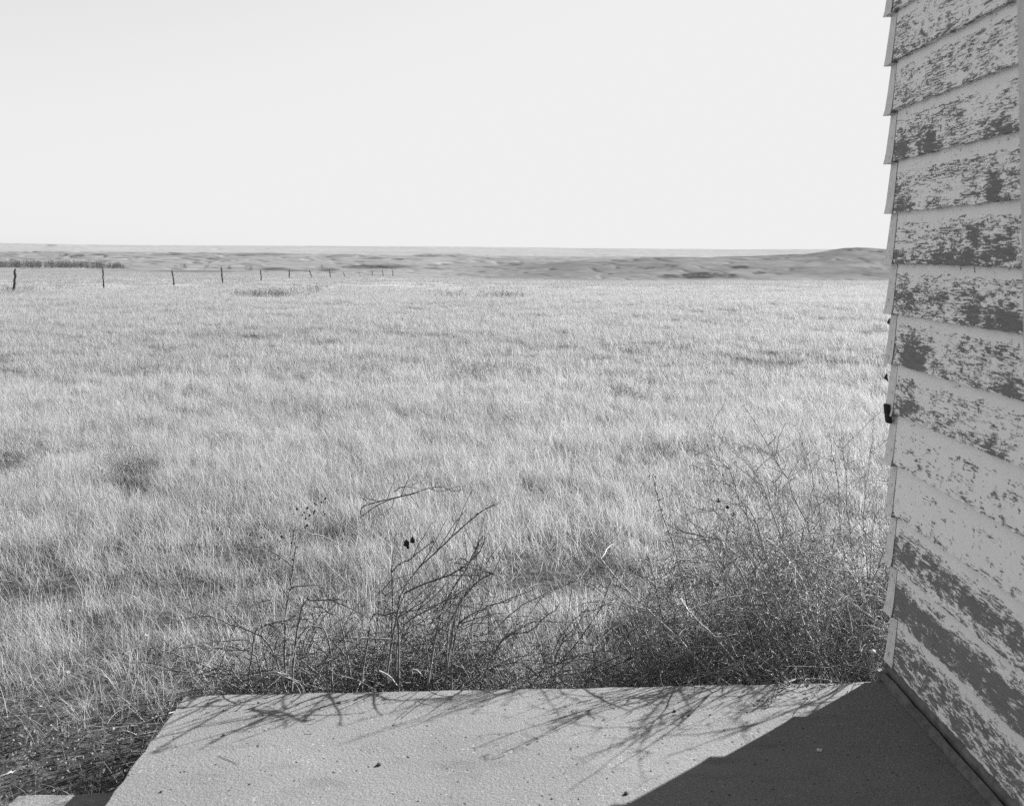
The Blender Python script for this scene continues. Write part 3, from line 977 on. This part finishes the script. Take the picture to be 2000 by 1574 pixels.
for ctrl, Y0_ in (([(500, 1330), (530, 1312), (560, 1318)], 2.97), ([(740, 1310), (760, 1320), (775, 1338)], 2.96), ([(800, 1310), (812, 1308), (822, 1316)], 2.97), ([(690, 1245), (740, 1247), (765, 1248)], 2.98), ([(886, 1220), (895, 1205), (903, 1200)], 3.0)):
    pts = spline([tuple(px(x, y, Y0_)) for x, y in ctrl], 8)
    t = Tubes(); t.add(pts, np.linspace(.0036, .0022, 8), 4)
    t.build('bleached_twig', MAT['stem_pale'], shrub)

# large dense shrub at the corner of the house
big = empty('large_shrub', (1.0, 3.5, -.22))
tag(big, 'large dense tangled grey shrub beside the house corner', 'shrub')
r = random.Random(33)
spurs = Tubes(); leaves_v = []; leaves_f = []
def leaf_bit(p, size):
    n = len(leaves_v)
    a = np.array([r.gauss(0, 1), r.gauss(0, 1), r.gauss(0, 1)]); a /= np.linalg.norm(a)
    b = np.cross(a, [r.random(), r.random(), r.random()]); b /= np.linalg.norm(b) + 1e-9
    p = np.asarray(p)
    leaves_v.extend([p, p + a * size * .5 + b * size * .22, p + a * size, p + a * size * .5 - b * size * .22])
    leaves_f.append((n, n + 1, n + 2, n + 3))
def shrub_stem(base, d, L, droop, rad, ntw, mat, name='stem', bits=True):
    pts = curved(base, d, L, droop, r, 11, .035)
    t = Tubes(); t.add(pts, np.linspace(rad, rad * .3, 11), 5)
    nubs(t, pts, rad * .5, r, .016, .009)
    for _ in range(ntw):
        f = r.random() ** .8; i = min(9, int(f * 10) + 1)
        d2 = (pts[i] - pts[i - 1]) / (np.linalg.norm(pts[i] - pts[i - 1])) + np.array([r.gauss(0, .8), r.gauss(0, .8), r.gauss(.1, .6)])
        l2 = r.uniform(.07, .26)
        tw = curved(pts[i], d2, l2, r.uniform(-.2, .8), r, 6, .05)
        t.add(tw, np.linspace(rad * .58, rad * .24, 6), 3)
        for _ in range(r.randrange(5, 11)):
            k = r.randrange(1, 6)
            d3 = np.array([r.gauss(0, 1), r.gauss(0, 1), r.gauss(.2, 1)]); d3 /= np.linalg.norm(d3)
            l3 = r.uniform(.012, .05)
            q = tw[k] + d3 * l3
            spurs.add([tw[k], q], [.0011, .0006], 3)
            low = tw[k][2] < .12
            if bits and r.random() < (.9 if low else .35):
                for _ in range(2 if low else 1): leaf_bit(q + np.array([r.gauss(0, .008) for _ in range(3)]), r.uniform(.006, .014))
    t.build(name, mat, big)
    return pts
# long outer stems, seen one by one
for (x0, x1, x2, y2, Y_) in [(1560, 1450, 1385, 850, 3.7), (1600, 1510, 1470, 900, 3.6), (1580, 1480, 1400, 925, 3.5), (1640, 1600, 1560, 850, 3.8), (1660, 1640, 1625, 855, 3.75),
                            (1680, 1655, 1645, 850, 3.85), (1560, 1440, 1360, 985, 3.4), (1700, 1690, 1700, 885, 3.9), (1540, 1420, 1340, 1040, 3.35), (1620, 1560, 1500, 870, 3.9), (1480, 1400, 1330, 1090, 3.3), (1720, 1740, 1760, 900, 3.6)]:
    b = px(x0, 1200, Y_); b.z = -.22
    tip = px(x2, y2, Y_ + r.uniform(-.1, .1)); mid = px(x1, (1200 + y2) / 2 - 40, Y_)
    pts = spline([tuple(b), tuple(mid), tuple(tip)], 11) + np.array([[r.gauss(0, .006)] * 3 for _ in range(11)])
    t = Tubes(); rad = r.uniform(.0032, .0048)
    t.add(pts, np.linspace(rad, rad * .3, 11), 5); nubs(t, pts, rad * .5, r, .01, .011)
    for _ in range(13):
        i = r.randrange(3, 11)
        d2 = pts[i] - pts[i - 1]; d2 = d2 / np.linalg.norm(d2) + np.array([r.gauss(-.1, .7), r.gauss(0, .7), r.gauss(0, .5)])
        tw = curved(pts[i], d2, r.uniform(.06, .24), r.uniform(-.3, .5), r, 6, .05)
        t.add(tw, np.linspace(rad * .45, rad * .18, 6), 3); nubs(t, tw, rad * .3, r, .01, .012)
        for _ in range(6):
            k = r.randrange(1, 6); d3 = np.array([r.gauss(0, 1), r.gauss(0, 1), r.gauss(.2, 1)])
            spurs.add([tw[k], tw[k] + d3 * .012], [.0011, .0006], 3)
    t.build('stem', MAT['stem_grey'], big)
for i in range(78):
    bx = r.uniform(.58, 1.75) if i % 4 else r.uniform(.8, 1.4)
    by = r.uniform(3.06, 4.1)
    edge = min(1, max(.35, (bx - .4) / .55))
    L = r.uniform(.35, .8) * edge
    shrub_stem((bx, by, -.23), (r.gauss(-.15, .55), r.gauss(-.1, .5), r.uniform(.6, 1.3)), L, r.uniform(.2, 1.1), r.uniform(.0022, .004), 13, MAT['stem_pale'] if i % 9 == 4 else MAT['stem_grey'] if i % 3 else MAT['stem_dark'])
for i in range(16):     # heavier bleached stems that catch the sun
    shrub_stem((r.uniform(.75, 1.6), r.uniform(3.05, 3.6), -.23), (r.gauss(-.35, .5), r.gauss(-.15, .35), r.uniform(.5, 1.1)), r.uniform(.4, .8), r.uniform(.2, .9), r.uniform(.0042, .006), 8, MAT['stem_pale'])
for _ in range(6500):    # litter of twiglets and dead leaves caught low in the shrub
    X_ = r.uniform(.50, 1.8); Y_ = r.uniform(3.0, 4.0)
    hmax = .42 * min(1, max(.15, (X_ - .45) / .45)) * (1.0 - .25 * abs(Y_ - 3.5))
    Z_ = -.22 + hmax * r.random() ** 1.5
    leaf_bit((X_, Y_, Z_), r.uniform(.007, .017))
    if r.random() < .55:
        d3 = np.array([r.gauss(0, 1), r.gauss(0, 1), r.gauss(0, .7)]); d3 /= np.linalg.norm(d3)
        p = np.array([X_, Y_, Z_]); l3 = r.uniform(.03, .09)
        spurs.add([p, p + d3 * l3 * .5 + [0, 0, .006], p + d3 * l3], [.0017, .0016, .0009], 3)
o = spurs.build('twiglets', MAT['stem_grey'], big, False); o['kind'] = 'stuff'
o = mesh_obj('leaf_bits', np.array(leaves_v), np.array(leaves_f), MAT['leafbit'], big); o['kind'] = 'stuff'

# low twiggy shrub between the two
low = empty('low_shrub', (.2, 3.1, -.22))
tag(low, 'low sparse twiggy shrub between thorny shrub and large corner shrub', 'shrub')
r = random.Random(44)
for i in range(48):
    b = (r.uniform(-.05, .62), r.uniform(2.95, 3.35), -.23)
    pts = curved(b, (r.gauss(-.1, .6), r.gauss(0, .4), r.uniform(.4, 1.2)), r.uniform(.2, .46), r.uniform(.3, 1.4), r, 8, .05)
    rad = r.uniform(.0018, .003)
    t = Tubes(); t.add(pts, np.linspace(rad, rad * .4, 8), 4); nubs(t, pts, rad * .7, r, .012, .007)
    for _ in range(5):
        k = r.randrange(2, 8); tw = curved(pts[k], (r.gauss(0, 1), r.gauss(0, .6), r.gauss(.3, .6)), r.uniform(.05, .16), .5, r, 5)
        t.add(tw, np.linspace(rad * .6, rad * .3, 5), 3); nubs(t, tw, rad * .5, r, .014, .006)
    t.build('stem', MAT['stem_dark'], low)

# ------------------------------------------------------------------ single weeds and sticks
def gz(p): return float(ground_z(p.x, p.y))
def weed(name, label, cat, ctrl, Y_, rad, mat, heads=0, head_r=.006, spread=.05, branches=0, headmat=None, seed=0, group=None):
    r = random.Random(seed)
    c3 = [px(x, y, Y_) for x, y in ctrl]
    b = c3[0].copy(); b.z = gz(b) - .02
    c3 = [b] + c3[1:]
    root = empty(name, tuple(b)); tag(root, label, cat, group)
    pts = spline([tuple(p) for p in c3], 14)
    t = Tubes(); t.add(pts, np.linspace(rad, rad * .4, 14), 5)
    tips = []
    for _ in range(branches):
        i = r.randrange(4, 13); d = (r.gauss(0, 1), r.gauss(0, .7), r.uniform(.4, 1.4))
        tw = curved(pts[i], d, spread * r.uniform(.8, 2.6), .1, r, 6)
        t.add(tw, np.linspace(rad * .5, rad * .25, 6), 3); tips.append(tw[-1])
    t.build('stalk', mat, root)
    if heads:
        h = Tubes()
        for k in range(heads):
            if tips and k < len(tips): p = tips[k]
            else:
                i = r.randrange(9, 14); p = pts[i] + np.array([r.gauss(0, spread * .3), r.gauss(0, spread * .3), r.gauss(0, spread * .2)])
            h.blob(p, head_r * r.uniform(.7, 1.2))
        h.build('seed_heads', headmat or MAT['seed'], root)
    return root
weed('seedhead_weed', 'tall weed dotted with dark round seed heads left of the thorny shrub', 'weed', [(548, 1190), (560, 1120), (574, 1040), (578, 1028)], 4.6, .003, MAT['stem_dark'], 9, .0055, .05, 9, seed=1)
weed('seedhead_weed', 'branched weed with dark dotted heads standing in pale grass upper right of its twin', 'weed', [(640, 1110), (625, 1060), (615, 1030), (610, 1015)], 4.9, .002, MAT['stem_dark'], 18, .005, .06, 18, seed=2)
weed('seedhead_weed', 'fine weed with dark dotted heads at far left of the three above the shrub', 'weed', [(545, 1140), (535, 1095), (530, 1070), (528, 1062)], 4.8, .002, MAT['stem_dark'], 15, .005, .06, 15, seed=3)
weed('dark_pod', 'dark paired seed pod on a thin stalk above the thorny shrub', 'seed pod', [(808, 1180), (806, 1120), (800, 1075), (799, 1066)], 3.25, .0015, MAT['stem_dark'], 0, seed=4)
h = Tubes()
for (x, y, s_) in ((794, 1060, .0105), (806, 1054, .0095), (797, 1068, .006)): h.blob(px(x, y, 3.25), s_, 1.15)
o = h.build('pod', MAT['seed'], [o for o in sc.objects if o.name == 'dark_pod'][0])
weed('tall_stalk', 'tall dark dead stalk with knobbly tip left of the large shrub', 'weed', [(1350, 1170), (1320, 1080), (1292, 1000), (1275, 930)], 4.0, .0035, MAT['stem_dark'], 30, .0030, .022, 0, MAT['stem_dark'], seed=5)
weed('tall_stalk', 'second dead stalk leaning in front of the large shrub', 'weed', [(1320, 1260), (1290, 1190), (1275, 1120), (1262, 1080)], 3.5, .0025, MAT['stem_dark'], 16, .0025, .02, 3, MAT['stem_dark'], seed=6)
weed('burr_weed', 'weed carrying three dark burrs at left of the large shrub', 'weed', [(1500, 1080), (1460, 1010), (1440, 985), (1400, 975)], 3.6, .002, MAT['stem_dark'], 0, seed=7)
h = Tubes()
for (x, y, s_) in ((1403, 977, .008), (1421, 990, .007), (1433, 1005, .009)): h.blob(px(x, y, 3.6), s_)
h.build('burr', MAT['seed'], [o for o in sc.objects if o.name == 'burr_weed'][0])
weed('grass_stalk', 'three thin dark stalks standing at the left edge of large shrub', 'weed', [(1350, 1000), (1335, 975), (1322, 955), (1316, 952)], 5.0, .003, MAT['stem_grey'], 0, .004, .05, 6, seed=8)
# dead branch caught in the grass
br = empty('dead_branch', tuple(px(705, 1010, 5.4)))
tag(br, 'leafless dead branch lying on top of the grass in the middle field', 'branch')
r = random.Random(9)
t = Tubes()
main = spline([tuple(px(x, y, Y_)) for x, y, Y_ in ((706, 1012, 5.35), (708, 990, 5.35), (745, 978, 5.4), (800, 965, 5.4), (838, 953, 5.45), (865, 950, 5.45))], 18)
t.add(main, np.linspace(.005, .002, 18), 5)
second = spline([tuple(px(x, y, 5.38)) for x, y in ((707, 1008), (740, 985), (775, 972), (820, 962))], 10); t.add(second, np.linspace(.004, .0015, 10), 4)
for (a, b_, c_) in (((757, 973), (765, 950), (772, 936)), ((784, 968), (793, 945), (801, 928)), ((770, 960), (790, 950), (830, 957)), ((838, 953), (860, 960), (890, 950)), ((720, 985), (712, 975), (706, 972)), ((740, 978), (722, 975), (714, 970)), ((800, 965), (815, 985), (826, 1000)), ((770, 975), (765, 990), (750, 1002)), ((720, 1000), (735, 1005), (752, 1006)), ((865, 950), (885, 958), (905, 955))):
    s_ = spline([tuple(px(x, y, 5.4)) for x, y in (a, b_, c_)], 7); t.add(s_, np.linspace(.003, .0012, 7), 4)
    for _ in range(4):
        k = r.randrange(1, 7); tw = curved(s_[k], (r.gauss(0, 1), r.gauss(0, .4), r.gauss(.2, .7)), r.uniform(.03, .09), .2, r, 4)
        t.add(tw, np.linspace(.0016, .0008, 4), 3)
t.build('limb', MAT['stem_dark'], br)
# bleached sticks at lower left
r = random.Random(10)
STICKS = [([(-30, 1500), (20, 1467), (70, 1450), (100, 1430)], 3.0, .004, 'forked bleached stick above the dark leaf litter at left edge'),
          ([(-20, 1530), (15, 1510), (30, 1505)], 2.75, .0035, 'short bleached stick at the left edge below the forked one'),
          ([(282, 1335), (305, 1310), (338, 1278)], 3.3, .003, 'straight pale stick leaning above the left end of the slab'),
          ([(145, 1230), (180, 1210), (235, 1190)], 3.9, .003, 'thin pale stick lying in dead grass at left'),
          ([(50, 1360), (70, 1330), (86, 1290)], 3.5, .0025, 'thin upright pale stick in the dead grass near left edge'),
          ([(270, 1415), (320, 1395), (345, 1388)], 2.95, .0035, 'pale stick lying against the left edge of the slab'),
          ([(600, 1040), (640, 1052), (700, 1080)], 4.6, .0028, 'long pale bent straw above the thorny shrub')]
for k, (ctrl, Y_, rad, lab) in enumerate(STICKS):
    c3 = [px(x, y, Y_ + .03 * i) for i, (x, y) in enumerate(ctrl)]
    root = empty('dry_stick', tuple(c3[0])); tag(root, lab, 'stick', 'pale dry sticks in the grass')
    pts = spline([tuple(p) for p in c3], 9) + np.array([[r.gauss(0, .002)] * 3 for _ in range(9)])
    t = Tubes(); t.add(pts, np.linspace(rad, rad * .5, 9), 5)
    if k == 0:
        for ct in ([(66, 1450), (90, 1465), (115, 1475)], [(20, 1468), (16, 1440), (14, 1425)], [(88, 1436), (85, 1420), (86, 1405)], [(10, 1472), (30, 1480), (50, 1482)]):
            t.add(spline([tuple(px(x, y, Y_ + .06)) for x, y in ct], 6), np.linspace(.0025, .001, 6), 4)
    t.build('stick', MAT['stem_pale'], root)

# dark shrubs scattered in the field
r = random.Random(55)
FIELD = [(505, 632, 36, 1.2, 14, 'wide dark brush clump in the far field right of the leaning fence posts'), (560, 632, 36, .9, 7, 'smaller dark brush beside the wide clump in the far field'),
         (990, 628, 34, 1.0, 9, 'dark bush in the centre of the far field'), (880, 625, 35, .9, 5, 'faint low bush left of the central dark bush'),
         (940, 750, 11.5, .32, 7, 'small dark plant in the middle of the pale field'), (1240, 795, 10, .4, 5, 'small weedy clump in the right half of the field'),
         (20, 622, 40, 1.6, 8, 'low dark brush at the left edge of the far field'), (290, 750, 12, .4, 4, 'sparse dark weeds in left part of the field'),
         (735, 750, 11.5, .35, 3, 'tiny dark weed left of the small dark plant'), (12, 920, 6.8, .34, 6, 'dark bushy plant at the left edge of the middle field'),
         (260, 955, 6.4, .24, 4, 'dark tussock in the left of the near field'), (600, 615, 42, .9, 3, 'thin weed behind the wide brush clump')]
for (x, y, D, wd, n, lab) in FIELD:
    b = px(x, y, D); b.z = gz(b)
    root = empty('field_bush', tuple(b)); tag(root, lab, 'bush', 'dark bushes dotted over the field')
    t = Tubes(); sc_ = max(1, D / 9) ** .75
    for _ in range(n * 9):
        p = (b.x + r.gauss(0, wd * .5), b.y + r.gauss(0, wd * .4), b.z)
        L = r.uniform(.12, .30) * (1.2 if D > 20 else .85) * (1.6 if r.random() < .06 else 1)
        pts = curved(p, (r.gauss(-.1, .45), r.gauss(0, .45), 1), L, .2, r, 5, .06)
        t.add(pts, np.linspace(.0016 * sc_, .0008 * sc_, 5), 3)
        for _ in range(4):
            k = r.randrange(1, 5); tw = curved(pts[k], (r.gauss(0, 1), r.gauss(0, 1), r.gauss(.6, .6)), r.uniform(.03, .09), .1, r, 4)
            t.add(tw, np.linspace(.0012 * sc_, .0007 * sc_, 4), 3)
            if r.random() < .3: t.blob(tw[-1], .003 * sc_)
    t.build('stems', MAT['stem_dark'], root, False)['kind'] = 'stuff'

# ------------------------------------------------------------------ litter
def pebble(bm, c, s_, r):
    res = bmesh.ops.create_icosphere(bm, subdivisions=1, radius=s_)
    for v in res['verts']:
        v.co = Vector((v.co.x * r.uniform(.8, 1.4), v.co.y * r.uniform(.8, 1.2), v.co.z * r.uniform(.4, .7))) + Vector(c)
r = random.Random(77)
LIT = [(740, 1494, .009, 'grit', 'largest dark crumb on the sunlit middle of the slab'), (664, 1372, .007, 'grit', 'dark crumb inside the twig shadows at slab edge'),
       (437, 1436, .006, 'grit', 'dark crumb near the left edge of the slab'), (1318, 1389, .007, 'grit', 'dark crumb between shadow stripes on the right of the slab'),
       (1346, 1397, .006, 'grit', 'dark crumb just right of the one between shadow stripes'), (1223, 1550, .008, 'grit', 'dark crumb beside the edge of the house shadow'),
       (1600, 1466, .010, 'leafpale', 'pale leaf fragment lying in the dark house shadow'), (315, 1546, .005, 'grit', 'small dark crumb at bottom left of the slab')]
for (x, y, s_, mt, lab) in LIT:
    Y_ = F * CAMZ / (y - HY); p = px(x, y, Y_); s_ *= .75; p.z = s_ * .35
    bm = bmesh.new(); pebble(bm, (0, 0, 0), s_, r)
    me = bpy.data.meshes.new('crumb'); bm.to_mesh(me); bm.free(); me.materials.append(MAT[mt])
    o = bpy.data.objects.new('crumb' if mt == 'grit' else 'leaf', me); o.location = p; o.rotation_euler = (0, 0, r.uniform(0, 6)); C.objects.link(o)
    tag(o, lab, 'crumb' if mt == 'grit' else 'leaf', 'bits lying on the slab')
for (ctrl, lab) in (([(425, 1475), (440, 1482), (465, 1492)], 'thin dark twig lying on left half of the slab'), ([(960, 1483), (975, 1480), (988, 1474)], 'thin dark twig on the centre of the slab'), ([(594, 1434), (602, 1434), (609, 1433)], 'short dark chip right of the left twig on the slab')):
    pts = []
    for x, y in ctrl:
        Y_ = F * CAMZ / (y - HY); p = px(x, y, Y_); p.z = .0012; pts.append(tuple(p))
    root = Tubes(); root.add(spline(pts, 6), .0005, 4)
    o = root.build('twig', MAT['seed']); tag(o, lab, 'twig', 'bits lying on the slab')
# pale stones in the grass
for (x, y, Y_, s_, lab) in ((168, 1175, 4.2, .013, 'pale stone in dead grass, highest of the four at left'), (135, 1193, 4.0, .011, 'pale stone just below the highest one at left'),
                        (131, 1313, 3.45, .012, 'pale stone low in the grass above the forked stick'), (283, 1240, 3.75, .009, 'small pale stone nearest the thorny shrub'), (1703, 1272, 3.05, .013, 'round pale stone by the foot of the house corner')):
    p = px(x, y, Y_)
    bm = bmesh.new(); pebble(bm, (0, 0, 0), s_, r)
    me = bpy.data.meshes.new('stone'); bm.to_mesh(me); bm.free(); me.materials.append(MAT['stone'])
    o = bpy.data.objects.new('stone', me); o.location = p; C.objects.link(o); tag(o, lab, 'stone', 'pale stones in the grass')
# leaf litter and chips on the bare soil beside the step
n = 9000
X = rng.uniform(-2.3, -.9, n); Y = rng.uniform(2.3, 3.35, n)
ok = ~in_slab(X, Y, .0) & (rng.random(n) < np.clip((3.35 - Y) * 2.2, 0, 1)); X, Y = X[ok], Y[ok]; Z = ground_z(X, Y)
n = len(X)
g = rng
A = g.normal(size=(n, 3)); A /= np.linalg.norm(A, axis=1)[:, None]; B = np.cross(A, g.normal(size=(n, 3))); B /= np.linalg.norm(B, axis=1)[:, None]
s_ = g.uniform(.002, .0075, n)[:, None]; P = np.stack([X, Y, Z + .004 + g.uniform(0, .012, n)], -1)
V = np.stack([P - A * s_, P + B * s_ * .5 + [0, 0, .002], P + A * s_, P - B * s_ * .5], 1).reshape(-1, 3)
o = mesh_obj('leaf_litter', V, np.arange(4 * n).reshape(-1, 4), MAT['chips'])
tag(o, 'loose dead leaves and chips on bare soil beside the lower step', 'leaf litter', kind='stuff')
# fine grit on the slab
n = 130
X = rng.uniform(-.9, 1.05, n); Y = rng.uniform(1.9, 2.78, n)
bm = bmesh.new()
for x, y in zip(X, Y): pebble(bm, (x, y, .0006), r.uniform(.0011, .0028), r)
o = bm_obj('grit', bm, MAT['grit']); tag(o, 'fine dark grit scattered over the slab', 'grit', kind='stuff')
